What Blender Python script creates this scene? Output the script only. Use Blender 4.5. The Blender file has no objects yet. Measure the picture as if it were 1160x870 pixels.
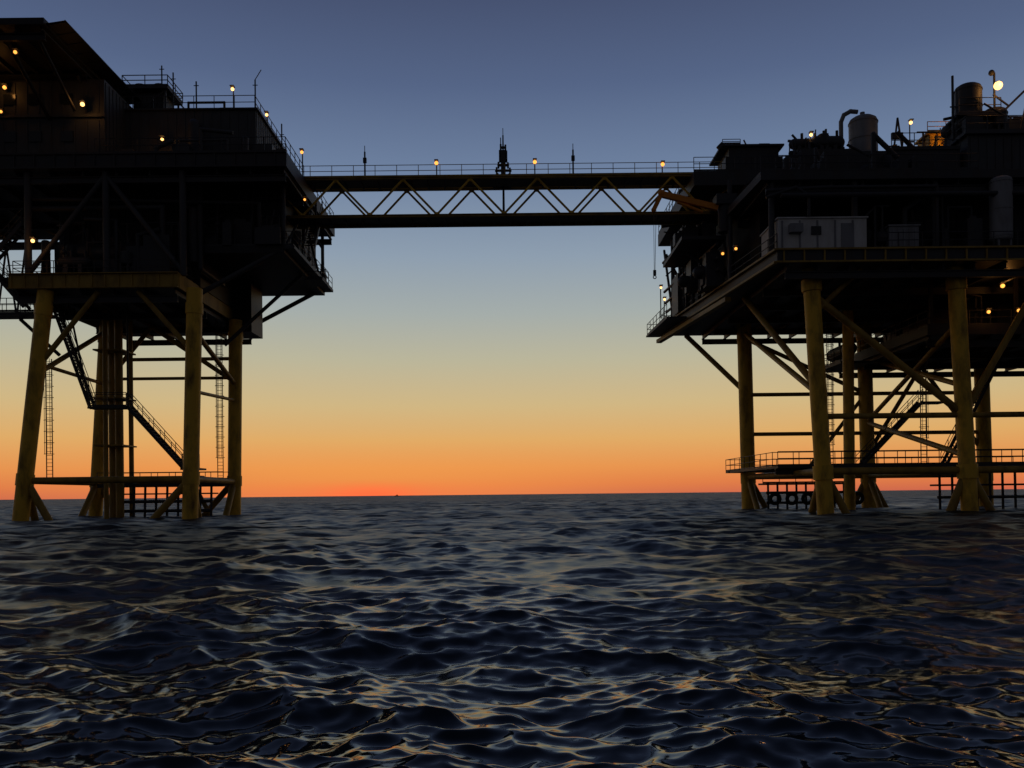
import bpy, math, random
import numpy as np
from mathutils import Vector, Matrix
sc=bpy.context.scene
sc.view_settings.view_transform='Standard'
try: sc.view_settings.look='None'
except: pass
sc.view_settings.exposure=0
R=random.Random(7)
# ------------------------------------------------------------ materials
def nt(m):
    m.use_nodes=True; n=m.node_tree; return n,n.nodes,n.links
def paint(name,col,rust=(0.05,0.022,0.01),amt=0.45,rough=0.55,metal=0.0,scale=0.9):
    m=bpy.data.materials.new(name); t,N,L=nt(m); b=N['Principled BSDF']
    tc=N.new('ShaderNodeTexCoord')
    mp=N.new('ShaderNodeMapping'); mp.inputs['Scale'].default_value=(1,1,0.35); L.new(tc.outputs['Object'],mp.inputs[0])
    n1=N.new('ShaderNodeTexNoise'); n1.inputs['Scale'].default_value=scale; n1.inputs['Detail'].default_value=8; n1.inputs['Roughness'].default_value=.65
    L.new(mp.outputs[0],n1.inputs['Vector'])
    r=N.new('ShaderNodeValToRGB'); r.color_ramp.elements[0].position=.45; r.color_ramp.elements[1].position=.72
    r.color_ramp.elements[0].color=(0,0,0,1); r.color_ramp.elements[1].color=(amt,amt,amt,1)
    L.new(n1.outputs['Fac'],r.inputs[0])
    mx=N.new('ShaderNodeMixRGB'); mx.inputs[1].default_value=(*col,1); mx.inputs[2].default_value=(*rust,1)
    L.new(r.outputs[0],mx.inputs[0])
    L.new(mx.outputs[0],b.inputs['Base Color'])
    b.inputs['Roughness'].default_value=rough; b.inputs['Metallic'].default_value=metal
    b.inputs['Specular IOR Level'].default_value=.3
    return m
M_yel=paint('yellow_paint',(0.78,0.47,0.045),amt=.8,scale=1.3)
M_dyel=paint('weathered_yellow_paint',(0.38,0.24,0.04),amt=.75)
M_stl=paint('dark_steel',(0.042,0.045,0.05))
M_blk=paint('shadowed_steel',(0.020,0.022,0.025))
M_gry=paint('grey_paint',(0.24,0.25,0.26),amt=.5)
M_dgr=paint('dark_grey_paint',(0.06,0.065,0.07),amt=.5)
M_lgt=paint('white_paint',(0.62,0.63,0.60),amt=.35,rust=(.2,.13,.08))
M_org=paint('orange_paint',(0.8,0.27,0.02),amt=.3)
M_rub=paint('rubber',(0.02,0.02,0.02),amt=.1,rough=.8)
M_glass=paint('window_glass',(0.02,0.025,0.03),amt=.0,rough=.15)
def emis(name,col,s):
    m=bpy.data.materials.new(name); t,N,L=nt(m); b=N['Principled BSDF']
    b.inputs['Base Color'].default_value=(.3,.2,.1,1); b.inputs['Emission Color'].default_value=(*col,1); b.inputs['Emission Strength'].default_value=s
    return m
M_lampA=emis('lamp_sodium',(1,.36,.06),2.1)
M_lampW=emis('lamp_warm_white',(1,.5,.15),3.4)
# ------------------------------------------------------------ builder
class B:
    def __init__(s): s.v=[];s.f=[];s.m=[];s.sm=[];s.mi=0
    def add(s,vs,fs,smooth=False):
        o=len(s.v); s.v+= [tuple(v) for v in vs]
        for f in fs: s.f.append([o+i for i in f]); s.m.append(s.mi); s.sm.append(smooth)
    def box(s,x0,x1,y0,y1,z0,z1):
        vs=[(x,y,z) for z in (z0,z1) for y in (y0,y1) for x in (x0,x1)]
        s.add(vs,[(0,2,3,1),(4,5,7,6),(0,1,5,4),(2,6,7,3),(0,4,6,2),(1,3,7,5)])
    def prism(s,poly,z0,z1):
        n=len(poly); vs=[(x,y,z0) for x,y in poly]+[(x,y,z1) for x,y in poly]
        s.add(vs,[tuple(range(n))[::-1],tuple(range(n,2*n))]+[(i,(i+1)%n,n+(i+1)%n,n+i) for i in range(n)])
    def beam(s,p,q,w,h=None):
        h=h or w; p=Vector(p);q=Vector(q);d=(q-p).normalized()
        up=Vector((0,0,1)) if abs(d.z)<.95 else Vector((0,1,0))
        a=d.cross(up).normalized()*w/2; b=a.cross(d).normalized()*h/2
        vs=[c+i*a+j*b for c in (p,q) for i,j in ((-1,-1),(1,-1),(1,1),(-1,1))]
        s.add(vs,[(0,1,2,3),(7,6,5,4),(0,4,5,1),(1,5,6,2),(2,6,7,3),(3,7,4,0)])
    def ibeam(s,p,q,w,h,t=.06):
        p=Vector(p);q=Vector(q); u=Vector((0,0,h/2-t/2))
        s.beam(p+u,q+u,w,t); s.beam(p-u,q-u,w,t); s.beam(p,q,t,h-2*t)
    def tube(s,p,q,r,r2=None,n=12,cap=True):
        r2=r if r2 is None else r2
        p=Vector(p);q=Vector(q);d=(q-p).normalized()
        up=Vector((0,0,1)) if abs(d.z)<.95 else Vector((0,1,0))
        a=d.cross(up).normalized(); b=a.cross(d).normalized()
        vs=[];
        for c,rr in ((p,r),(q,r2)):
            for i in range(n):
                t=2*math.pi*i/n; vs.append(c+rr*(math.cos(t)*a+math.sin(t)*b))
        s.add(vs,[(i,(i+1)%n,n+(i+1)%n,n+i) for i in range(n)],n>5)
        if cap: s.add(vs,[tuple(range(n))[::-1],tuple(range(n,2*n))])
    def sph(s,c,r,rz=None,n=10,k=6):
        rz=rz or r; vs=[]
        for j in range(k+1):
            ph=math.pi*j/k
            for i in range(n):
                t=2*math.pi*i/n; vs.append((c[0]+r*math.sin(ph)*math.cos(t),c[1]+r*math.sin(ph)*math.sin(t),c[2]+rz*math.cos(ph)))
        s.add(vs,[(j*n+i,(j+1)*n+i,(j+1)*n+(i+1)%n,j*n+(i+1)%n) for j in range(k) for i in range(n)],True)
    def pipe(s,pts,r,n=8):
        for a,b in zip(pts,pts[1:]): s.tube(a,b,r,n=n)
        for c in pts[1:-1]: s.sph(c,r*1.08,n=8,k=5)
    def rail(s,pts,h=1.1,sp=1.6,r=.032):
        for a,b in zip(pts,pts[1:]):
            a=Vector(a);b=Vector(b);L=(b-a).length;n=max(1,round(L/sp))
            for i in range(n+1):
                c=a.lerp(b,i/n); s.tube(c,c+Vector((0,0,h)),r,n=5,cap=False)
            for hh in (h,h*.52): s.tube(a+Vector((0,0,hh)),b+Vector((0,0,hh)),r,n=5,cap=False)
            s.beam(a+Vector((0,0,.07)),b+Vector((0,0,.07)),.02,.13)
    def stair(s,a,b,w=.9):
        a=Vector(a);b=Vector(b);d=b-a;side=Vector((-d.y,d.x,0)); 
        side=side.normalized()*w/2 if side.length>.01 else Vector((w/2,0,0))
        for sg in (-1,1):
            s.beam(a+sg*side,b+sg*side,.06,.26)
            n=max(2,int(d.length/1.3))
            for i in range(n+1):
                c=a.lerp(b,i/n)+sg*side; s.tube(c,c+Vector((0,0,1.1)),.03,n=5,cap=False)
            for hh in (1.1,.58): s.tube(a+sg*side+Vector((0,0,hh)),b+sg*side+Vector((0,0,hh)),.032,n=5,cap=False)
        n=int(abs(d.z)/.24)
        dd=Vector((d.x,d.y,0)).normalized()*.13
        for i in range(1,n):
            c=a.lerp(b,i/n); s.add([c-side-dd,c+side-dd,c+side+dd,c-side+dd],[(0,1,2,3)])
            s.beam(c-side+dd,c+side+dd,.03,.04)
    def ladder(s,x,y,z0,z1,cage=True):
        for sg in (-.24,.24): s.beam((x+sg,y,z0),(x+sg,y,z1),.06)
        z=z0
        while z<z1: s.tube((x-.24,y,z),(x+.24,y,z),.02,n=4,cap=False); z+=.3
        if cage:
            z=z0+2.2; K=7
            while z<z1:
                pr=[(x+.38*math.cos(t),y-.38*math.sin(t),z) for t in [math.pi*i/K for i in range(K+1)]]
                for a,b in zip(pr,pr[1:]): s.beam(a,b,.03,.05)
                z+=.9
            for t in (.3,.5,.7):
                t*=math.pi; s.beam((x+.38*math.cos(t),y-.38*math.sin(t),z0+2.2),(x+.38*math.cos(t),y-.38*math.sin(t),z1),.03)
    def vvessel(s,x,y,z0,z1,r,n=20):
        e=r*.45
        s.tube((x,y,z0+e),(x,y,z1-e),r,n=n,cap=False); s.sph((x,y,z1-e),r,e,n=n,k=8); s.sph((x,y,z0+e),r,e,n=n,k=8)
        for z in (z0+e+.1,(z0+z1)/2,z1-e-.1): s.tube((x,y,z-.04),(x,y,z+.04),r*1.04,n=n)
        for i in range(4):
            t=math.pi/4+i*math.pi/2; s.beam((x+r*.8*math.cos(t),y+r*.8*math.sin(t),z0-.9),(x+r*.8*math.cos(t),y+r*.8*math.sin(t),z0+e+.3),.14)
    def hvessel(s,a,b,r,n=16):
        a=Vector(a);b=Vector(b); s.tube(a,b,r,n=n,cap=False); s.sph(a,r,n=n,k=8); s.sph(b,r,n=n,k=8)
        for t in (.2,.8):
            c=a.lerp(b,t); s.box(c.x-.15,c.x+.15,c.y-r*.8,c.y+r*.8,c.z-r-.5,c.z-r*.5)
            s.tube(c+Vector((.3,0,r*.9)),c+Vector((.3,0,r+.45)),.12,n=8)
    def torus(s,c,R_,r,axis='y',n=20,k=8):
        vs=[]
        for i in range(n):
            t=2*math.pi*i/n
            for j in range(k):
                u=2*math.pi*j/k; a=R_+r*math.cos(u)
                vs.append((c[0]+a*math.cos(t),c[1]+r*math.sin(u),c[2]+a*math.sin(t)))
        s.add(vs,[(i*k+j,((i+1)%n)*k+j,((i+1)%n)*k+(j+1)%k,i*k+(j+1)%k) for i in range(n) for j in range(k)],True)
    def obj(s,name,mats,parent=None):
        me=bpy.data.meshes.new(name); me.from_pydata(s.v,[],s.f)
        if not isinstance(mats,(list,tuple)): mats=[mats]
        for m in mats: me.materials.append(m)
        me.polygons.foreach_set('material_index',s.m); me.polygons.foreach_set('use_smooth',s.sm)
        me.update(); o=bpy.data.objects.new(name,me); sc.collection.objects.link(o)
        if parent: o.parent=parent
        return o
def empty(name,loc=(0,0,0)):
    e=bpy.data.objects.new(name,None); sc.collection.objects.link(e); return e
def clutter(b,x0,x1,y0,y1,z0,z1,n,seed):
    r=random.Random(seed)
    for i in range(n):
        x=r.uniform(x0,x1);y=r.uniform(y0,y1);k=r.random();H=z1-z0
        if k<.25:
            w=r.uniform(.3,1.0);d=r.uniform(.3,.8);h=r.uniform(.2,.6)*H; b.box(x-w,x+w,y-d,y+d,z0+.01,z0+h)
            b.box(x-w*.5,x+w*.5,y-d*.6,y+d*.6,z0+h,z0+h+.25)
        elif k<.5:
            b.pipe([(x,y,z0),(x,y,z0+r.uniform(.3,1)*H),(x+r.uniform(-2.5,2.5),y,z0+r.uniform(.3,1)*H)],r.uniform(.06,.2))
        elif k<.62:
            b.hvessel((x-.9,y,z0+1.3),(x+.9,y,z0+1.3),r.uniform(.35,.6))
        elif k<.72:
            b.vvessel(x,y,z0+.9,z0+min(H,r.uniform(1.6,3)),r.uniform(.25,.5),n=14)
        elif k<.86:
            zz=z0+r.uniform(.3,1)*H; xx=min(x1,x+r.uniform(2,5)); b.pipe([(x,y,z0+.2),(x,y,zz),(xx,y,zz),(xx,y,z0+.2)],r.uniform(.05,.14))
        else:
            zz=r.uniform(.5,1)*H+z0; b.beam((x,y,z0),(x,y,zz),.12); b.beam((x-.5,y,zz),(x+.5,y,zz),.1); b.sph((x,y,zz*.5+z0*.5),.22)
def underbeams(b,x0,x1,y0,y1,z,dx=2.1,h=.45):
    n=int((x1-x0)/dx)
    for i in range(n+1):
        x=x0+.3+(x1-x0-.6)*i/n; b.ibeam((x,y0+.35,z-h/2-.003),(x,y1-.35,z-h/2-.003),.22,h)
    m=max(1,int((y1-y0)/5.5))
    for j in range(m+1):
        y=y0+.6+(y1-y0-1.2)*j/m; b.ibeam((x0+.2,y,z-h-.28),(x1-.2,y,z-h-.28),.3,.5)
def cladding(b,x0,x1,y,z0,z1,step=.55):
    x=x0+.2
    while x<x1-.2: b.box(x,x+.12,y-.05,y+.003,z0+.08,z1-.08); x+=step
def cladding_x(b,x,y0,y1,z0,z1,step=.6,sg=1):
    y=y0+.2
    while y<y1-.2: b.box(min(x-.003*sg,x+.05*sg),max(x-.003*sg,x+.05*sg),y,y+.12,z0+.08,z1-.08); y+=step
def lamp(x,y,z,post=0,mat=None,r=.14,P=0,name='deck_lamp'):
    b=B(); 
    if post:
        b.tube((x,y,z-post),(x,y,z+.12),.05,n=8); b.beam((x,y,z+.15),(x,y-.3,z+.22),.06)
        b.box(x-.16,x+.16,y-.45,y-.05,z+.17,z+.24)
    else:
        b.box(x-.14,x+.14,y+.06,y+.2,z-.1,z+.24); b.box(x-.18,x+.18,y-.18,y+.2,z+.19,z+.26)
    b.mi=1; b.sph((x,y-(.22 if post else .04),z),r*.85,n=12,k=8)
    o=b.obj(name,[M_stl,mat or M_lampA])
    if P:
        l=bpy.data.lights.new('lamp_glow','POINT'); l.energy=P; l.color=(1,.42,.1); l.shadow_soft_size=.15
        lo=bpy.data.objects.new('lamp_glow',l); lo.location=(x,y-.55,z-.05); sc.collection.objects.link(lo); lo.parent=o
    return o
# ============================================================ LEFT PLATFORM
LP=empty('offshore_platform')
b=B()
FL=((-37.0,66,-2),(-34.9,66.4,17.3)); FR=((-24.15,66,-2),(-23.7,66.4,17.3))
BL=((-37.2,78.5,-2),(-35.8,78.3,17.3)); BR=((-24.75,78.5,-2),(-24.35,78.3,17.3))
def on(leg,z):
    a,c=Vector(leg[0]),Vector(leg[1]); return a.lerp(c,(z-a.z)/(c.z-a.z))
for l in (FL,FR,BL,BR):
    b.tube(l[0],l[1],.58,n=20); b.tube(on(l,15.4),on(l,16.2),.64,n=20); b.tube(on(l,2.6),on(l,3.5),.64,n=20)
b.obj('jacket_legs',M_yel,LP)
b=B()
for z in (3.0,):
    for p,q in ((FL,FR),(BL,BR),(FL,BL),(FR,BR)): b.tube(on(p,z),on(q,z),.25)
for p,q in ((BL,BR),): 
    b.tube(on(p,13.9),on(q,13.9),.16); b.tube(on(p,12.2),on(q,12.2),.14)
    m=on(p,16.8).lerp(on(q,16.8),.35); b.tube(m,on(p,11.6),.2); b.tube(m,on(q,11.8),.2)
b.tube(on(FL,11.8),on(BL,11.8),.15)
b.tube(on(FR,14.2),on(BR,11.6),.2); b.tube(on(FR,9.6),on(BR,10.2),.14)
b.tube(on(FL,11.0),on(BL,16.4),.2)
b.tube(on(FL,11.5),(-31,66.5,17.2),.2); b.tube(on(FR,12.5),(-28,66.5,17.2),.2)
for p,q in ((FL,FR),(BL,BR),(FL,BL),(FR,BR)):
    b.tube(on(p,3.1),on(p,-.6).lerp(on(q,-.6),.2),.28); b.tube(on(q,3.1),on(q,-.6).lerp(on(p,-.6),.26),.28)
b.tube((-28.2,77.9,3.0),(-26.4,77.9,-.4),.2)
b.obj('jacket_bracing',M_dyel,LP)
b=B()
for x,y,r in ((-33.3,75,.33),(-34.3,76.2,.42),(-33.9,73.8,.2),(-32.9,76.4,.2)): b.tube((x,y,-2),(x,y,17.5),r,n=14)
for z in (6,10,14): b.box(-34.9,-32.5,73.7,76.6,z,z+.12)
b.obj('well_conductors',M_dyel,LP)
b=B()
b.stair((-36.5,71,16.9),(-33.7,71,9.0)); b.box(-33.8,-30.7,70.4,71.6,8.8,8.95)
b.rail([(-33.7,71.6,8.95),(-30.7,71.6,8.95)]); b.rail([(-33.7,70.4,8.95),(-30.7,70.4,8.95)])
b.stair((-30.7,71,8.95),(-26.3,71,4.0)); b.box(-26.4,-24.9,70.3,72,3.82,3.97); b.rail([(-26.3,70.4,3.97),(-24.9,70.4,3.97)])
b.ladder(-25.6,77.6,2.9,17.3); b.ladder(-36.9,70.5,3,12.8)
b.beam((-33.8,71,8.8),(-35.5,71,17.3),.12); b.tube((-30.8,71,8.8),(-30.8,71,17.3),.09)
b.obj('access_stairs',M_stl,LP)
b=B()
b.box(-35.8,-24.9,76.2,77.6,2.55,2.72); b.rail([(-35.8,76.2,2.72),(-24.9,76.2,2.72)])
b.rail([(-35.8,77.6,2.72),(-24.9,77.6,2.72)])
for i in range(9):
    x=-33.5+i*.95; b.tube((x,76.1,2.6),(x,75.9,-.6),.11,n=8)
b.tube((-33.6,76,1.3),(-25.8,76,1.3),.14); b.tube((-33.6,75.9,.5),(-25.8,75.9,.5),.14)
b.box(-33.6,-25.6,75.6,77,1.9,2.02)
for p in ((-33.2,76.2),(-27.3,76.2)): b.box(p[0]-.5,p[0]+.5,p[1],p[1]+.8,2.72,3.5)
b.obj('boat_landing',M_stl,LP)
b=B()
b.box(-37.3,-24.85,66,86,17.35,18.35)
underbeams(b,-37.3,-24.85,66,86,17.35)
b.obj('lower_deck_slab',M_stl,LP)
b=B(); b.box(-37.4,-24.75,65.84,65.99,17.3,18.42); b.box(-24.84,-24.7,66.01,86,17.3,18.42)
for i in range(13): b.box(-37.2+i,-37.12+i,65.74,65.84,17.42,18.3)
b.beam((-37.4,65.75,18.4),(-24.7,65.75,18.4),.3,.06); b.beam((-37.4,65.75,17.32),(-24.7,65.75,17.32),.3,.06)
b.obj('deck_edge_girder',M_dyel,LP)
b=B(); b.rail([(-37.2,66.1,18.35),(-25,66.1,18.35),(-25,86,18.35)]); b.rail([(-37.2,66.1,18.35),(-37.2,86,18.35)])
b.box(-45,-37.5,71,73,16.5,16.7); b.rail([(-45,71,16.7),(-37.5,71,16.7)]); b.rail([(-45,73,16.7),(-37.5,73,16.7)])
b.stair((-43.5,70.2,22.6),(-38.4,70.2,16.8))
for i in range(5): 
    x=-44+i*1.6; b.beam((x,73,16.7),(x+.8,73,22.5),.12); b.beam((x+.8,73,22.5),(x+1.6,73,16.7),.12)
b.box(-45,-37.5,73.2,74,22.5,22.8)
b.tube((-40.5,73,16.5),(-37.3,73,13.5),.15)
b.stair((-41.5,68.5,18.6),(-37.6,68.5,22.9)); b.rail([(-41,72,19.6),(-37.5,72,19.6)]); b.box(-42,-37.5,71.5,72.3,19.4,19.6)
b.obj('walkways',M_stl,LP)
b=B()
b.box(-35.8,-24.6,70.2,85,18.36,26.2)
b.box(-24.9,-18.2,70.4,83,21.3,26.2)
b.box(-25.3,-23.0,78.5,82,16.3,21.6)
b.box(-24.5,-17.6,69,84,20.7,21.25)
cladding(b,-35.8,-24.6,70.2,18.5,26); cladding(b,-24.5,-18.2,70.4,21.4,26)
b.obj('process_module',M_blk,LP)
b=B()
clutter(b,-35.5,-25.2,67,69.8,18.36,24.5,30,3)
clutter(b,-24.3,-18,69.1,70.3,21.26,25.4,12,5)
clutter(b,-18.1,-17.5,70,83,21.26,25,8,8)
b.hvessel((-33.5,68.6,20.6),(-29,68.6,20.6),.75)
b.box(-29.2,-27.3,67.2,69.4,18.36,20.8)
b.pipe([(-36.5,67.5,23.8),(-26.5,67.5,23.8),(-26.5,67.5,18.4)],.22); b.pipe([(-36.5,67.3,24.5),(-19.5,68.8,24.5),(-19.5,69.2,21)],.16)
b.pipe([(-24,68.6,26),(-24,68.6,19.4),(-24,74,19.4)],.2)
b.obj('process_equipment',M_stl,LP)
b=B()
for x in (-36.3,-30.4,-24.6): b.tube((x,66.6,18.36),(x,66.6,26.25),.26,n=14)
b.tube((-36.3,66.6,18.6),(-30.4,66.6,26),.2); b.tube((-24.6,66.6,18.6),(-30.4,66.6,26),.2)
b.tube((-24.3,69.2,17.6),(-18.2,69.2,20.8),.2); b.tube((-24.4,83,17.6),(-18.2,83,20.8),.2)
b.tube((-24.6,76,14.7),(-17.9,76,20.7),.16)
for y in (69.3,76,83.6): b.tube((-17.7,y,20.9),(-17.7,y,26.3),.16)
b.tube((-17.7,69.3,21),(-17.7,76,26.1),.12); b.tube((-17.7,83.6,21),(-17.7,76,26.1),.12)
b.obj('deck_columns',M_dgr,LP)
b=B(); b.rail([(-24.5,69,21.25),(-16.9,69,21.25),(-16.9,84,21.25)])
b.box(-17.62,-16.8,69,84,21.0,21.24); b.box(-17.4,-15.9,75,77.5,20.0,20.15); b.rail([(-17.4,75,20.15),(-15.9,75,20.15),(-15.9,77.5,20.15)])
b.stair((-16.4,72.4,22),(-16.4,75.5,25.8)); b.pipe([(-16.2,74,26.3),(-16.2,74,23.2),(-15.7,74,22.4),(-15.7,74,21.3)],.1)
b.obj('side_walkway',M_stl,LP)
b=B(); b.box(-50,-16.6,66,84,26.3,27.45); underbeams(b,-50,-16.6,66,84,26.3,2.4,.4); b.obj('main_deck_slab',M_stl,LP)
b=B(); b.beam((-50,65.93,27.4),(-16.6,65.93,27.4),.12,.14); b.beam((-50,65.93,26.36),(-16.6,65.93,26.36),.12,.14)
for i in range(22): b.box(-49+i*1.5,-48.9+i*1.5,65.9,65.99,26.44,27.32)
b.obj('main_deck_flange',M_stl,LP)
b=B(); b.rail([(-31,66.1,27.45),(-16.7,66.1,27.45),(-16.7,72.0,27.45)]); b.rail([(-16.7,75.3,27.45),(-16.7,84,27.45),(-30,84,27.45)]); 
b.rail([(-31.4,70.1,32.4),(-20.1,70.1,32.4),(-20.1,79.9,32.4)])
for x,y,z0,h in ((-26.9,71,32.4,3.4),(-24.7,70,32.4,2.2),(-20.4,71.3,32.4,2.9),(-19.5,76,27.5,6.2),(-28.4,72.5,35.2,1.9)): b.tube((x,y,z0),(x,y,z0+h),.06,n=6); b.beam((x-.2,y,z0+h*.85),(x+.2,y,z0+h*.85),.05)
b.beam((-20.4,71.3,35.3),(-19.9,71.3,36.1),.05)
b.obj('deck_railings',M_stl,LP)
b=B(); b.box(-31.5,-20,70,80,27.46,32.3); cladding(b,-31.5,-20,70,27.5,32.3,.7); cladding_x(b,-20,70,80,27.5,32.3)
b.box(-31.7,-19.8,69.8,80.2,32.301,32.42)
b.box(-19.9,-18.7,72,78,27.46,29.6); b.box(-19.5,-18.2,68,70,27.46,28.8); b.box(-19.6,-18.6,73,75,29.61,30.4)
clutter(b,-30,-20.5,67,69.4,27.46,30,9,11)
b.box(-26.6,-24.2,71.5,74,32.43,33.1); b.box(-23.5,-22.3,72,74,32.43,33.4); b.box(-21.7,-20.6,73,76,32.43,32.9)
b.pipe([(-25.8,71.3,32.4),(-25.8,71.3,33.5),(-22.9,71.3,33.5),(-22.9,71.3,32.4)],.1)
b.pipe([(-24.6,69.2,20),(-24.6,69.2,30.8),(-24.6,70.2,30.8)],.45,n=14)
b.obj('generator_module',M_dgr,LP)
b=B(); b.box(-30.8,-28.3,72.6,74.6,32.43,34.9); cladding(b,-30.8,-28.3,72.6,32.5,34.8,.4)
for x in (-31.1,-28.0): 
    for y in (72.2,75.0): b.beam((x,y,32.43),(x,y,35.2),.14)
b.box(-31.4,-27.7,71.9,75.2,35.0,35.2); b.rail([(-31.4,71.9,35.2),(-27.7,71.9,35.2),(-27.7,75.2,35.2),(-31.4,75.2,35.2),(-31.4,71.9,35.2)],h=.85,r=.04)
b.tube((-30.5,73.5,35.2),(-30.5,73.5,35.9),.55,n=16); b.tube((-28.9,73.5,35.2),(-28.9,73.5,35.9),.55,n=16)
b.beam((-31.1,72.2,32.5),(-28,72.2,35),.08)
b.beam((-27.7,73,34.8),(-25.6,73,32.5),.12); b.beam((-27.2,73,32.5),(-26.2,73,33.7),.1)
b.obj('cooling_unit',M_stl,LP)
b=B(); b.box(-50,-30.4,66.5,76,27.46,33.2)
b.box(-50,-30.3,66.3,66.49,30.3,30.5)
cladding_x(b,-30.4,66.5,76,27.5,33.1); cladding(b,-50,-30.4,66.5,30.6,33.1,.9); cladding(b,-50,-30.4,66.5,27.5,30.2,.9)
b.mi=1
for x in (-37.5,-35.6,-33.2): 
    b.box(x-.45,x+.45,66.40,66.6,31.3,32.1); b.box(x-.45,x+.45,66.40,66.6,28.5,29.3)
b.obj('accommodation_block',[M_dgr,M_glass],LP)
b=B(); b.box(-50,-31.5,60,73,33.9,34.35); underbeams(b,-50,-31.5,60,73,33.9,1.8,.3)
for y in (60.6,66,72): b.tube((-32.2,y,33.3),(-32.2,min(73,y+5),30.5),.12)
for x in (-46,-40,-34.5): b.tube((x,60.8,33.3),(x,66.4,30.2),.14)
for i in range(10):
    y=60.5+i*1.35; b.beam((-31.5,y,34.1),(-30.2,y,34.3),.06)
b.beam((-30.2,60.3,34.3),(-30.2,73,34.3),.06); 
b.add([(-31.5,60.3,34.12),(-30.2,60.3,34.3),(-30.2,73,34.3),(-31.5,73,34.12)],[(0,1,2,3)])
b.obj('helideck',M_blk,LP)
# ============================================================ RIGHT PLATFORM
RP=empty('offshore_platform')
F1=((22.3,62.5,-2),(21.4,62.8,17.4)); F2=((32.5,62.5,-2),(31.7,62.8,17.4)); F3=((43.4,62.5,-2),(42.6,62.8,17.4))
K1=((22.3,83,-2),(21.9,82.7,17.4)); K2=((33.6,83,-2),(33.1,82.7,17.4)); K3=((44.6,83,-2),(44.0,82.7,17.4))
b=B()
for l in (F1,F2,F3,K1,K2,K3):
    b.tube(l[0],l[1],.58 if l[0][1]<70 else .66,n=20); b.tube(on(l,2.4),on(l,3.4),.7,n=20); b.tube(on(l,15.8),on(l,16.6),.7,n=20)
b.tube((28.3,74,-2),(28.3,74,17.3),.45,n=16)
b.obj('jacket_legs',M_yel,RP)
b=B()
b.tube(on(F1,15.6),on(F2,6.9),.26); b.tube(on(F2,7),(38,62.6,17),.24)
b.tube(on(F1,6.9),on(F2,6.9),.2); b.tube(on(F2,6.9),on(F3,6.9),.2)
b.tube(on(F1,8.9),(19,71.5,17.3),.24); b.tube(on(K1,10.9),(17.6,88.4,17.3),.24); b.tube(on(K1,16.5),on(F1,8.5),.22)
b.tube((24.9,62.6,17.3),on(F1,14.2),.18)
for z in (10.7,7.0): b.tube(on(K1,z),on(K2,z),.18); b.tube(on(K2,z),on(K3,z),.18)
b.tube(on(K1,16),on(K2,10.7),.2); b.tube(on(K2,5),(38.5,82.8,13.2),.2); b.tube(on(K3,5),(38.5,82.8,13.2),.2); b.tube(on(K2,10.7),(28,82.8,4),.18)
b.tube(on(F2,9),on(K2,14),.2); b.tube(on(F2,13.5),on(K2,8),.2); b.tube(on(F2,4),on(K2,8),.22)
for p,q in ((F1,F2),(F2,F3),(K1,K2),(K2,K3),(F1,K1),(F2,K2)):
    b.tube(on(p,3.0),on(q,3.0),.25)
    b.tube(on(p,3.1),on(p,-.6).lerp(on(q,-.6),.17),.27); b.tube(on(q,3.1),on(q,-.6).lerp(on(p,-.6),.17),.27)
b.obj('jacket_bracing',M_dyel,RP)
b=B()
b.box(20.5,50,68,69.4,3.4,3.58); b.rail([(20.5,68,3.58),(50,68,3.58)]); b.rail([(20.5,69.4,3.58),(50,69.4,3.58)])
b.box(20.5,21.8,69.41,83,3.4,3.58); b.rail([(20.5,69.4,3.58),(20.5,84.5,3.58)])
b.box(20.5,48,83.5,84.6,3.4,3.58); b.rail([(20.5,84.5,3.58),(48,84.5,3.58)])
b.ibeam((20.5,68.7,3.15),(50,68.7,3.15),.4,.48)
b.stair((36.2,74,3.6),(41.2,74,13.2)); b.stair((30.6,78,3.6),(36.2,78,9.4)); b.box(36.2,38,77.4,78.6,9.2,9.38)
b.ladder(33.4,71.5,3.6,13.2); b.ladder(28.9,80,3.6,17.2)
b.obj('access_stairs',M_stl,RP)
b=B()
b.box(22.6,30,79.4,81,2.2,2.36); 
for i in range(9): x=23+i*.85; b.tube((x,79.3,2.4),(x,79.2,-.6),.1,n=8)
b.tube((22.8,79.2,1.5),(29.9,79.2,1.5),.12); b.tube((22.8,79.1,.6),(29.9,79.1,.6),.12)
b.rail([(22.6,79.5,2.36),(30,79.5,2.36)])
for i in range(12): x=34+i*1.0; b.tube((x,70.2,3.1),(x,70.1,-.6),.1,n=8)
b.box(33.8,46,70.2,71.4,1.9,2.05); b.tube((33.8,70.1,1.0),(46,70.1,1.0),.12)
b.obj('boat_landing',M_stl,RP)
for x in (23.5,25.0,26.4,30.9):
    t=B(); t.torus((x,78.85,.95),.42,.17); t.obj('tyre_fender',M_rub)
poly=[(18.5,61),(50,61),(50,89),(15.3,89)]
b=B(); b.prism(poly,17.4,18.35); underbeams(b,19,50,61,89,17.4,2.2,.45); b.obj('lower_deck_slab',M_stl,RP)
b=B(); b.beam((18.4,60.9,18.32),(50,60.9,18.32),.2,.12); b.beam((18.4,60.9,17.45),(50,60.9,17.45),.2,.12)
b.beam((18.36,60.9,18.3),(15.1,89.1,18.3),.2,.14); b.beam((18.36,60.9,17.42),(15.1,89.1,17.42),.25,.16)
for i in range(22): b.box(18.9+i*1.4,19+i*1.4,60.88,60.99,17.5,18.25)
b.beam((17.3,70,16.9),(15.0,89.3,16.9),.5,.35)
b.obj('deck_edge_girder',M_dyel,RP)
b=B(); b.rail([(18.5,61,18.35),(15.3,89,18.35)]); b.rail([(14.2,80,17.6),(13.9,89.6,17.6),(15.3,89.6,17.6)]); b.prism([(14.2,80),(16.0,80),(15.2,89.8),(13.8,89.8)],17.42,17.58)
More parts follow.
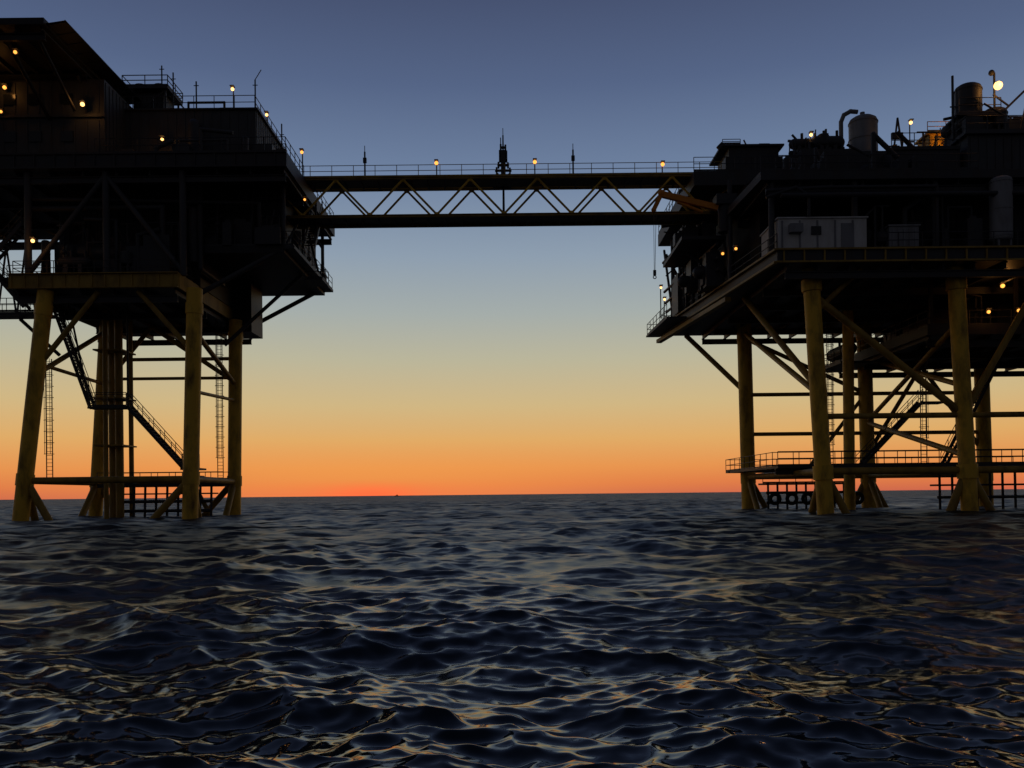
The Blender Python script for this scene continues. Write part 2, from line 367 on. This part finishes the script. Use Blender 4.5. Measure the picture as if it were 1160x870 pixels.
b.rail([(20,89,18.35),(15.3,89,18.35)]); b.rail([(25.3,61.1,18.35),(50,61.1,18.35)])
b.obj('edge_railings',M_stl,RP)
b=B(); b.box(31.2,50,66,85,13.2,13.9); underbeams(b,31.2,50,66,85,13.2,2.2,.3); b.rail([(31.2,66,13.9),(50,66,13.9)]); b.rail([(31.2,66,13.9),(31.2,85,13.9)])
clutter(b,32,48,67,84,13.9,17.2,30,21)
b.box(35.5,50,70,84,13.91,17.0)
b.box(28.4,31,76,82,12.6,12.8); b.rail([(28.4,76,12.8),(28.4,82,12.8),(31,82,12.8)]); b.hvessel((29.6,77,14),(29.6,81,14),.6)
for x in (31.6,38,45): b.beam((x,66.3,13.9),(x,66.3,17.4),.25)
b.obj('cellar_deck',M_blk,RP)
b=B(); b.box(18.9,25.1,62,66.2,18.5,20.75); b.box(18.8,25.2,61.9,66.3,20.751,20.85)
b.mi=1; cladding(b,18.9,25.1,62,18.6,20.7,1.24); b.mi=2; b.box(21.2,21.9,61.93,62.05,19.6,20.2); b.mi=1; b.box(23.3,24.2,61.94,62.05,18.52,20.4)
b.mi=1; b.box(19.6,20.5,61.5,61.99,19.7,20.3)
b.obj('control_cabin',[M_lgt,M_gry,M_glass],RP)
b=B(); b.box(26.9,29.0,62.5,65,18.5,20.3); b.box(26.8,29.1,62.4,65.1,20.3,20.4); cladding(b,26.9,29,62.5,18.6,20.2,.4); b.vvessel(34.6,62.1,18.9,23.6,.75); 
b.obj('switchgear_cabinet',M_gry,RP)
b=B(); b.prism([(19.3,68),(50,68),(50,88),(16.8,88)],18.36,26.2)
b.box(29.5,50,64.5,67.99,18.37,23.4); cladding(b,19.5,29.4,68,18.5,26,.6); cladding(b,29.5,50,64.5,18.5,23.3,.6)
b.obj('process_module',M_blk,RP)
b=B()
b.prism([(17.7,62),(50,62),(50,70.9),(17.2,70.9)],23.5,24.1); underbeams(b,18,50,62,70.9,23.5,2.2,.3)
b.prism([(14.9,71),(50,71),(50,88.5),(14.9,88.5)],26.3,27.45); b.box(13.9,17.5,71.2,80,22.0,22.3)
b.obj('upper_deck_slabs',M_stl,RP)
b=B()
for i,(y) in enumerate((70,74,78,82,86)):
    x=17.9-(y-66)*.1; b.tube((x,y,18.36),(x,y,26.3),.2)
    b.beam((x,y,18.5),(x-.2,y+3.6,26.2),.2)
for x in (18.6,24.5,30.2,37,43): b.tube((x,62.6,18.36),(x,62.6,23.5),.22)
b.obj('deck_columns',M_dgr,RP)
b=B()
clutter(b,26,33,62.8,64.2,18.36,22.8,14,31); clutter(b,34,48,61.6,64,18.36,22.8,14,32)
clutter(b,15.6,17.4,72,86,18.4,25.5,26,33); clutter(b,14.3,17,72,79,22.3,25.6,10,34); clutter(b,19.5,29,66.6,67.6,18.36,23,12,36)
b.pipe([(18,61.9,22.7),(22,61.9,22.9),(30,61.9,22.9),(30,61.9,18.6)],.14); b.pipe([(21,61.8,20.85),(21,61.8,22.3),(20.1,61.8,22.9),(18,61.8,22.2)],.12)
b.pipe([(19,61.7,22.3),(45,61.7,22.3)],.18)
for i,z in enumerate((19.6,20.5,21.6,24.5)): b.pipe([(16.9-.1*i,71,z),(15.6-.1*i,88,z)],.13)
b.box(15.6,16.8,82,85,18.4,22); b.box(15.4,16.6,75,77,19,21.4)
b.obj('process_equipment',M_stl,RP)
b=B()
b.box(18.2,23.0,74,79,27.46,29.7); b.box(18.6,22.8,74.5,78.5,29.7,30.7); b.box(17.9,23.2,74.2,78.8,30.7,30.85); b.beam((18.0,74.2,30.9),(17.6,74.2,30.5),.3)
b.beam((20.3,75,30.85),(20,75,31.5),.1); cladding(b,18.2,23,74,27.5,29.7,.5)
b.rail([(18,74.2,30.85),(19.5,74.2,30.85)],h=.4); b.box(21.3,22.2,75,76,30.86,31.2)
clutter(b,23.5,27.4,72,75,27.46,31.2,26,41); clutter(b,31.2,38,71,75,27.46,30.6,26,42); clutter(b,15.4,18,73,80,27.46,28.8,6,43)
clutter(b,24,27.5,72.5,74,29.0,31.6,10,48)
clutter(b,20,31,63,70,24.1,26.6,30,44); clutter(b,26,33,63,69,24.1,27.6,16,46)
b.box(23.6,32.5,66,70.5,24.11,27.0); b.box(28,33,64.5,70,24.12,26.6); b.box(23.6,28,71.2,74.5,27.46,29.2); b.box(28.3,31.3,71.4,72.4,27.46,28.3)
b.rail([(14.9,71,27.45),(33,71,27.45)]); b.rail([(17.7,62,24.1),(33,62,24.1)]); b.rail([(14.9,76,27.45),(14.9,88,27.45)])
b.rail([(28,64.5,26.6),(33,64.5,26.6)]); b.box(28,33,64.4,65.4,26.45,26.58)
for i in range(20):
    x=R.choice((R.uniform(23,28),R.uniform(31.2,37))); b.tube((x,R.uniform(71,74),27.4),(x,72.5,27.4+R.uniform(2,4.2)),R.uniform(.04,.1),n=6)
b.beam((31.6,73,27.5),(32.2,73,32.4),.12); b.beam((32.9,73,27.5),(32.2,73,32.4),.12); b.beam((31.8,73,29.5),(32.7,73,29.5),.1); b.beam((31.7,73,30.9),(32.6,73,30.9),.3,.5)
b.obj('topside_equipment',M_stl,RP)
b=B(); b.vvessel(29.75,74,28.9,33.0,1.15,n=28); b.tube((29.7,74,32.8),(29.7,74,33.3),.2)
b.obj('pressure_vessel',M_gry)
b=B(); b.pipe([(27.9,74,28),(27.9,74,32.5),(28.15,74,33.1),(28.7,74,33.4),(29.3,74,33.35)],.18,n=12); b.obj('process_pipe',M_gry,RP)
b=B(); b.box(34.3,36.9,72,74,27.8,30.6); b.box(34.1,37.1,71.8,74.2,30.6,30.75); b.rail([(34.1,71.8,30.75),(37.1,71.8,30.75)],h=.8)
for i in range(5): b.beam((34.4+i*.55,71.95,27.9),(34.4+i*.55,71.95,30.5),.1)
b.obj('gas_cooler',M_yel,RP)
b=B()
b.box(33.3,50,64,70.9,24.13,27.3); cladding(b,33.3,50,64,24.2,27.2,.6); b.box(33.0,50,63.7,71,27.301,27.5); b.rail([(33.1,63.8,27.5),(50,63.8,27.5)]); b.rail([(33.1,63.8,27.5),(33.1,71,27.5)])
clutter(b,34,39,64.5,70,27.5,29.9,22,51)
b.box(34.5,40,65.5,70,27.51,29.0)
b.vvessel(34.4,66,28.4,31.9,.95,n=24); b.vvessel(36.9,67,28.0,30.5,.9,n=24)
b.box(33.0,36.4,65.0,65.2,29.2,29.35); b.box(33.2,36.3,65.2,67,29.2,29.34); b.rail([(33.2,65,29.35),(36.3,65,29.35)])
b.tube((33.0,65.5,27.5),(33.0,65.5,32.3),.09); b.tube((33.3,65.5,27.5),(33.3,65.5,31.3),.06); b.beam((32.8,65.5,30),(33.5,65.5,30),.08)
b.tube((36.1,65.5,29),(36.1,65.5,32.5),.08); b.sph((35.9,65.5,32.5),.22); b.beam((36.0,65.5,30.9),(37.2,65.5,30),.1)
b.beam((36.4,65.5,29.3),(38.5,65.5,31.3),.15); b.tube((37.6,65,27.5),(38.4,65,31),.08)
b.box(33.4,34.6,64.3,65,27.5,28.7)
b.obj('vent_tower',M_dgr,RP)
# ============================================================ BRIDGE
BR_=empty('truss_footbridge')
Y0,Y1=72.2,74.9; ZT,ZB=27.65,24.35; XL,XR=-21.0,19.4
b=B()
for y in (Y0,Y1):
    b.ibeam((XL,y,ZT-.1),(XR,y,ZT-.1),.26,.2); b.ibeam((XL,y,ZB+.11),(XR,y,ZB+.11),.26,.22)
b.obj('chords',M_dyel,BR_)
b=B(); per=5.5; n=7
for y in (Y0,Y1):
    for i in range(n):
        a=-19.65+i*per
        b.tube((a,y,ZT-.2),(a+per/2,y,ZB+.2),.09,n=10); b.tube((a+per/2,y,ZB+.2),(a+per,y,ZT-.2),.09,n=10)
        b.box(a+per/2-.22,a+per/2+.22,y-.03,y+.03,ZB+.2,ZB+.4); b.box(a-.22,a+.22,y-.03,y+.03,ZT-.4,ZT-.19)
b.obj('diagonals',M_yel,BR_)
b=B()
b.box(XL+.1,XR-.1,Y0+.35,Y1-.35,ZT-.09,ZT-.03)
x=XL+.5
while x<XR-.3:
    b.beam((x,Y0+.14,ZT-.15),(x,Y1-.14,ZT-.15),.12,.1); b.beam((x,Y0+.14,ZB+.08),(x,Y1-.14,ZB+.08),.12,.12); x+=1.375
for i,(yy,r) in enumerate(((72.7,.11),(73.05,.15),(73.4,.1),(73.8,.15),(74.2,.12),(74.5,.13))): b.tube((XL-1,yy,ZB+.3),(XR+1,yy,ZB+.3),r,n=10)
b.box(XL+.1,XR-.1,72.6,74.6,ZB+.15,ZB+.18)
b.obj('walkway_and_pipes',M_stl,BR_)
b=B()
b.rail([(XL+3,Y0,ZT+.02),(XR-2,Y0,ZT+.02)],h=.95,sp=1.8,r=.03); b.rail([(XL+3,Y1,ZT+.02),(XR-2,Y1,ZT+.02)],h=.95,sp=1.8,r=.03)
b.obj('handrails',M_dyel,BR_)
for x in (-11.8,5.3):
    b=B(); b.tube((x,Y0+.3,ZT),(x,Y0+.3,ZT+2.2),.07,n=8); b.box(x-.14,x+.14,Y0+.2,Y0+.4,ZT+1.3,ZT+1.7); b.tube((x,Y0+.3,ZT+2.2),(x,Y0+.3,ZT+2.7),.03,n=6); b.obj('antenna_mast',M_stl)
b=B(); X,Yv=-.45,74.6; b.tube((X,Yv,ZT-3),(X,Yv,ZT+4.3),.11,.06)
b.box(X-.7,X+.7,Yv-.25,Yv+.2,ZT,ZT+.5); 
for z,w in ((.75,.6),(1.25,.7),(1.7,.5),(2.2,.35),(2.7,.35),(3.2,.25)):
    b.box(X-w,X+w,Yv-.15,Yv+.15,ZT+z,ZT+z+.12); b.tube((X-w*.8,Yv,ZT+z-.2),(X-w*.8,Yv,ZT+z+.35),.08,n=6); b.tube((X+w*.8,Yv,ZT+z-.2),(X+w*.8,Yv,ZT+z+.3),.08,n=6)
b.tube((X,Yv,ZT+4.3),(X,Yv,ZT+4.9),.03,n=6); b.tube((X-.2,Yv,ZT+3.2),(X-.2,Yv,ZT+4.1),.04,n=6)
b.box(X-.2,X+.2,Yv-.2,Yv+.2,ZT+.5,ZT+3)
b.obj('vent_mast',M_stl)
b=B(); b.tube((17.2,70.4,22.3),(17.2,70.4,24.4),.55,n=18); b.box(16.4,18,69.7,71.1,24.4,25.2)
b.mi=1
b.beam((16.6,70.2,24.2),(12.1,70.2,25.35),.4,.45); b.beam((12.2,70.2,25.5),(11.5,70.2,24.1),.28,.35); b.tube((15.4,70.2,23.9),(13.4,70.2,24.7),.12)
b.sph((12.15,70.2,25.4),.3); b.sph((11.5,70.2,24.1),.2)
b.mi=0; b.tube((11.5,70.2,24.1),(11.5,70.2,19.3),.02,n=5); b.tube((11.7,70.2,24.1),(11.56,70.2,19.3),.02,n=5); b.box(11.42,11.64,70.1,70.3,18.9,19.3); b.torus((11.53,70.2,18.75),.12,.035,n=12,k=6)
b.obj('knuckle_boom_crane',[M_stl,M_org])
b=B(); cx,cy=-235,1800
b.prism([(cx-4,cy-1.4),(cx+3,cy-1.4),(cx+5,cy),(cx+3,cy+1.4),(cx-4,cy+1.4)],-.3,1.3); b.box(cx-1,cx+2,cy-1,cy+1,1.3,3.2); b.tube((cx+.6,cy,3.2),(cx+.6,cy,5.8),.12,n=6); b.box(cx-3.6,cx-2.4,cy-.9,cy+.9,1.3,1.9)
b.obj('work_boat',M_blk)
# ============================================================ LAMPS
A=M_lampA;Wt=M_lampW
for a in [(-34.1,61.2,32.6,0,A,.14,0),(-37.6,66.0,32.4,0,A,.16,12),(-31.6,65.6,30.9,0,Wt,.18,14),(-37.9,66,30.6,0,A,.13,0),
 (-27.0,68.9,29.6,0,Wt,.14,8),(-35.4,65.6,20.8,0,Wt,.16,14),(-21.85,70.3,34.0,1.6,Wt,.15,0),(-19.9,73.0,33.1,1.0,Wt,.14,0),
 (-16.8,72.0,29.6,2.0,A,.15,0),(-18.4,72.9,29.9,2.3,A,.14,0),(-19.9,76.6,31.5,0,A,.12,0),(-16.3,70.5,25.3,0,A,.11,0),
 (-5.9,72.4,28.75,1.0,A,.18,0),(2.15,72.4,28.75,1.0,A,.18,0),(12.6,72.4,28.45,.8,A,.18,0),
 (15.2,87,20.6,2.2,Wt,.13,0),(14.0,82,20.6,2.8,Wt,.12,0),(16.1,62.8,18.9,0,A,.12,0),
 (24.9,72.8,30.9,2.8,Wt,.15,0),(26.1,72.8,30.7,2.8,A,.11,0),(33.2,73,31.9,3.5,Wt,.16,0),(35.7,71.2,29.3,0,A,.12,90),(36.2,65.2,31.4,0,Wt,.36,60),
 (31.8,73,29.8,2,A,.1,0),(16.9,70,20.5,0,A,.13,0),(36.6,65.6,16.7,0,A,.18,22),(37.9,65.8,14.9,0,A,.15,0),(35.6,65.7,14.8,0,A,.15,14)]:
    lamp(*a)
# ============================================================ SEA
rng=np.random.default_rng(23)
fine=np.linspace(-35,35,1050); coarse1=np.linspace(-180,-36,60); coarse2=np.linspace(36,178,60)
th=np.radians(np.concatenate([coarse1,fine,coarse2]))
r=[1.2]
while r[-1]<30000:
    q=r[-1]; r.append(q*(1.012 if q<3.5 else (1.005 if q<230 else 1.06)))
r=np.array(r); dr=np.gradient(r)
Rr,T=np.meshgrid(r,th,indexing='ij'); DR=np.maximum(np.meshgrid(dr,th,indexing='ij')[0],Rr*0.0011)
Xs=Rr*np.sin(T); Ys=Rr*np.cos(T); Z=np.zeros_like(Xs); DX=np.zeros_like(Xs); DY=np.zeros_like(Xs)
NW=130; lam=np.exp(rng.uniform(np.log(.13),np.log(8),NW))
sl=np.interp(np.log(lam),np.log([.13,.4,.8,1.6,3,8]),[.034,.044,.035,.024,.021,.017])
main=math.radians(-112)
patch=0.6+.8*(.5+.5*np.sin(Xs*.31+1.3*np.sin(Ys*.17)+.7)*np.sin(Ys*.23+1.1*np.sin(Xs*.13)))
lost=np.zeros_like(Xs)
for i in range(NW):
    d=main+rng.normal(0,.75); k=2*math.pi/lam[i]; a=sl[i]/k
    kx,ky=math.cos(d)*k,math.sin(d)*k; ph=rng.uniform(0,6.28)
    att=np.clip((lam[i]/DR-2.4)/2.5,0,1); 
    amp=a*att*(patch if lam[i]<2 else 1)
    p=kx*Xs+ky*Ys+ph
    Z+=amp*np.cos(p); s_=np.sin(p)*amp; DX-=math.cos(d)*s_; DY-=math.sin(d)*s_
    lost+=(1-att**2)*sl[i]**2/2
Xs2=Xs+DX; Ys2=Ys+DY
nr,na=Xs.shape
co=np.stack([Xs2,Ys2,Z],-1).reshape(-1,3)
idx=np.arange(nr*na).reshape(nr,na)
q0=idx[:-1,:-1];q1=idx[:-1,1:];q2=idx[1:,1:];q3=idx[1:,:-1]
fa=np.stack([q0,q3,q2,q1],-1).reshape(-1,4)
cl=np.stack([idx[:-1,-1],idx[1:,-1],idx[1:,0],idx[:-1,0]],-1)
fa=np.concatenate([fa,cl])
co=np.concatenate([co,[[0,0,0]]]); c=len(co)-1
tri=np.stack([np.full(na,c),idx[0,:],np.roll(idx[0,:],-1)],-1)
me=bpy.data.meshes.new('sea'); me.vertices.add(len(co)); me.vertices.foreach_set('co',co.ravel())
nl=len(fa)*4+len(tri)*3; me.loops.add(nl); me.loops.foreach_set('vertex_index',np.concatenate([fa.ravel(),tri[:, ::-1].ravel()]).astype(np.int32))
me.polygons.add(len(fa)+len(tri)); ls=np.concatenate([np.arange(len(fa))*4,len(fa)*4+np.arange(len(tri))*3]).astype(np.int32)
me.polygons.foreach_set('loop_start',ls)
me.polygons.foreach_set('use_smooth',np.ones(len(fa)+len(tri),bool))
me.update(calc_edges=True)
at=me.attributes.new('ripple','FLOAT','POINT'); at.data.foreach_set('value',np.append(np.sqrt(lost).ravel(),0).astype(np.float32))
sea=bpy.data.objects.new('sea_water',me); sc.collection.objects.link(sea)
m=bpy.data.materials.new('sea_water'); t,N,L=nt(m); p=N['Principled BSDF']
p.inputs['Base Color'].default_value=(.012,.020,.026,1); p.inputs['IOR'].default_value=1.34
tc=N.new('ShaderNodeTexCoord'); geo=N.new('ShaderNodeNewGeometry'); atr=N.new('ShaderNodeAttribute'); atr.attribute_name='ripple'
def M(op,a,b_):
    n=N.new('ShaderNodeMath'); n.operation=op
    for i,v in enumerate((a,b_)):
        if v is None: continue
        if isinstance(v,(int,float)): n.inputs[i].default_value=v
        else: L.new(v,n.inputs[i])
    return n.outputs[0]
lost_=atr.outputs['Fac']
# wind gusts roughen the surface in long patches
gm_=N.new('ShaderNodeMapping'); gm_.inputs['Scale'].default_value=(.035,.09,1); gm_.inputs['Rotation'].default_value=(0,0,.2); L.new(tc.outputs['Object'],gm_.inputs[0])
gn=N.new('ShaderNodeTexNoise'); gn.inputs['Scale'].default_value=1; gn.inputs['Detail'].default_value=5; gn.inputs['Roughness'].default_value=.65; L.new(gm_.outputs[0],gn.inputs[0])
gr=N.new('ShaderNodeMapRange'); gr.inputs['From Min'].default_value=.35; gr.inputs['From Max'].default_value=.65; gr.inputs['To Min'].default_value=.55; gr.inputs['To Max'].default_value=1.35; L.new(gn.outputs['Fac'],gr.inputs['Value'])
gust=gr.outputs[0]
alpha=M('ADD',M('MULTIPLY',M('MULTIPLY',lost_,gust),M('ADD',M('MULTIPLY',lost_,3.6),.1)),.004)
L.new(M('POWER',alpha,.5),p.inputs['Roughness'])
def noise(scale,stretch,det):
    mp=N.new('ShaderNodeMapping'); mp.inputs['Scale'].default_value=stretch; mp.inputs['Rotation'].default_value=(0,0,.25); L.new(tc.outputs['Object'],mp.inputs[0])
    n=N.new('ShaderNodeTexNoise'); n.inputs['Scale'].default_value=scale; n.inputs['Detail'].default_value=det; L.new(mp.outputs[0],n.inputs[0])
    s=N.new('ShaderNodeVectorMath'); s.operation='SUBTRACT'; s.inputs[1].default_value=(.5,.5,.5); L.new(n.outputs['Color'],s.inputs[0])
    f=N.new('ShaderNodeVectorMath'); f.operation='MULTIPLY'; f.inputs[1].default_value=(.7,1.,0); L.new(s.outputs[0],f.inputs[0]); return f
na_=noise(9.0,(.6,1,1),3); nb=noise(.8,(.5,1,1),4)
k1=N.new('ShaderNodeVectorMath'); k1.operation='SCALE'; L.new(M('MULTIPLY',gust,.36),k1.inputs['Scale']); L.new(na_.outputs[0],k1.inputs[0])
k2=N.new('ShaderNodeVectorMath'); k2.operation='SCALE'; L.new(nb.outputs[0],k2.inputs[0]); L.new(M('MULTIPLY',M('MULTIPLY',lost_,gust),8.0),k2.inputs['Scale'])
a1=N.new('ShaderNodeVectorMath'); L.new(k1.outputs[0],a1.inputs[0]); L.new(k2.outputs[0],a1.inputs[1])
a2=N.new('ShaderNodeVectorMath'); L.new(a1.outputs[0],a2.inputs[0]); L.new(geo.outputs['Normal'],a2.inputs[1])
nn=N.new('ShaderNodeVectorMath'); nn.operation='NORMALIZE'; L.new(a2.outputs[0],nn.inputs[0]); L.new(nn.outputs[0],p.inputs['Normal'])
me.materials.append(m)
# ============================================================ SKY
w=bpy.data.worlds.new('World'); sc.world=w; w.use_nodes=True; t=w.node_tree;N=t.nodes;L=t.links
bg=N['Background']; tc=N.new('ShaderNodeTexCoord'); nrm=N.new('ShaderNodeVectorMath'); nrm.operation='NORMALIZE'; L.new(tc.outputs['Generated'],nrm.inputs[0])
sx=N.new('ShaderNodeSeparateXYZ'); L.new(nrm.outputs[0],sx.inputs[0])
def lin(c): return tuple((x/255/12.92 if x/255<.04045 else ((x/255+.055)/1.055)**2.4) for x in c)+(1,)
rp=N.new('ShaderNodeValToRGB'); cr=rp.color_ramp
stops=[(0,(206,104,76)),(.011,(222,122,72)),(.030,(230,147,80)),(.062,(224,172,104)),(.10,(209,183,132)),(.15,(187,182,155)),(.20,(165,173,170)),(.26,(142,158,175)),(.34,(110,129,159)),(.42,(85,101,134)),(.50,(68,79,109)),(1.0,(28,36,60))]
cr.elements[0].position=0; cr.elements[0].color=lin(stops[0][1]); cr.elements[1].position=1; cr.elements[1].color=lin(stops[-1][1])
for ps,c in stops[1:-1]: e=cr.elements.new(ps); e.color=lin(c)
L.new(sx.outputs['Z'],rp.inputs[0])
dt=N.new('ShaderNodeVectorMath'); dt.operation='DOT_PRODUCT'; dt.inputs[1].default_value=(-.158,.987,0); L.new(nrm.outputs[0],dt.inputs[0])
mr=N.new('ShaderNodeMapRange'); mr.interpolation_type='SMOOTHSTEP'; mr.inputs['From Min'].default_value=-.35; mr.inputs['From Max'].default_value=.85; L.new(dt.outputs['Value'],mr.inputs['Value'])
east=N.new('ShaderNodeValToRGB'); e=east.color_ramp; e.elements[0].color=(.062,.058,.062,1); e.elements[1].color=(.014,.02,.042,1); L.new(sx.outputs['Z'],east.inputs[0])
mx=N.new('ShaderNodeMixRGB'); L.new(mr.outputs[0],mx.inputs[0]); L.new(east.outputs[0],mx.inputs[1]); L.new(rp.outputs[0],mx.inputs[2])
mxm=N.new('ShaderNodeMath'); mxm.operation='MAXIMUM'; mxm.inputs[1].default_value=0; L.new(dt.outputs['Value'],mxm.inputs[0])
def glow(powr,z1,s,col,src):
    pw=N.new('ShaderNodeMath'); pw.operation='POWER'; pw.inputs[1].default_value=powr; L.new(mxm.outputs[0],pw.inputs[0])
    gz=N.new('ShaderNodeMapRange'); gz.inputs['From Min'].default_value=0; gz.inputs['From Max'].default_value=z1; gz.inputs['To Min'].default_value=s; gz.inputs['To Max'].default_value=0; gz.interpolation_type='SMOOTHSTEP'; L.new(sx.outputs['Z'],gz.inputs['Value'])
    gm=N.new('ShaderNodeMath'); gm.operation='MULTIPLY'; L.new(pw.outputs[0],gm.inputs[0]); L.new(gz.outputs[0],gm.inputs[1])
    mg=N.new('ShaderNodeMixRGB'); mg.inputs[2].default_value=(*col,1); L.new(gm.outputs[0],mg.inputs[0]); L.new(src,mg.inputs[1]); return mg.outputs[0]
s1=glow(26,.08,.5,(1.0,.38,.07),mx.outputs[0])
s2=glow(90,.022,.6,(.95,.17,.06),s1)
s3=glow(900,.019,1.0,(1.15,.15,.05),s2)
L.new(s3,bg.inputs['Color']); bg.inputs['Strength'].default_value=1
# ============================================================ CAMERA
cam=bpy.data.cameras.new('camera'); co_=bpy.data.objects.new('camera',cam); sc.collection.objects.link(co_)
co_.matrix_world=Matrix.Translation((0,0,1.6))@Matrix.Rotation(math.radians(90),4,'X')@Matrix.Rotation(math.radians(-.6),4,'Z')
cam.sensor_width=36; cam.lens=36*1000/1160; cam.shift_y=125/1160; cam.clip_end=60000; cam.clip_start=.05
sc.camera=co_
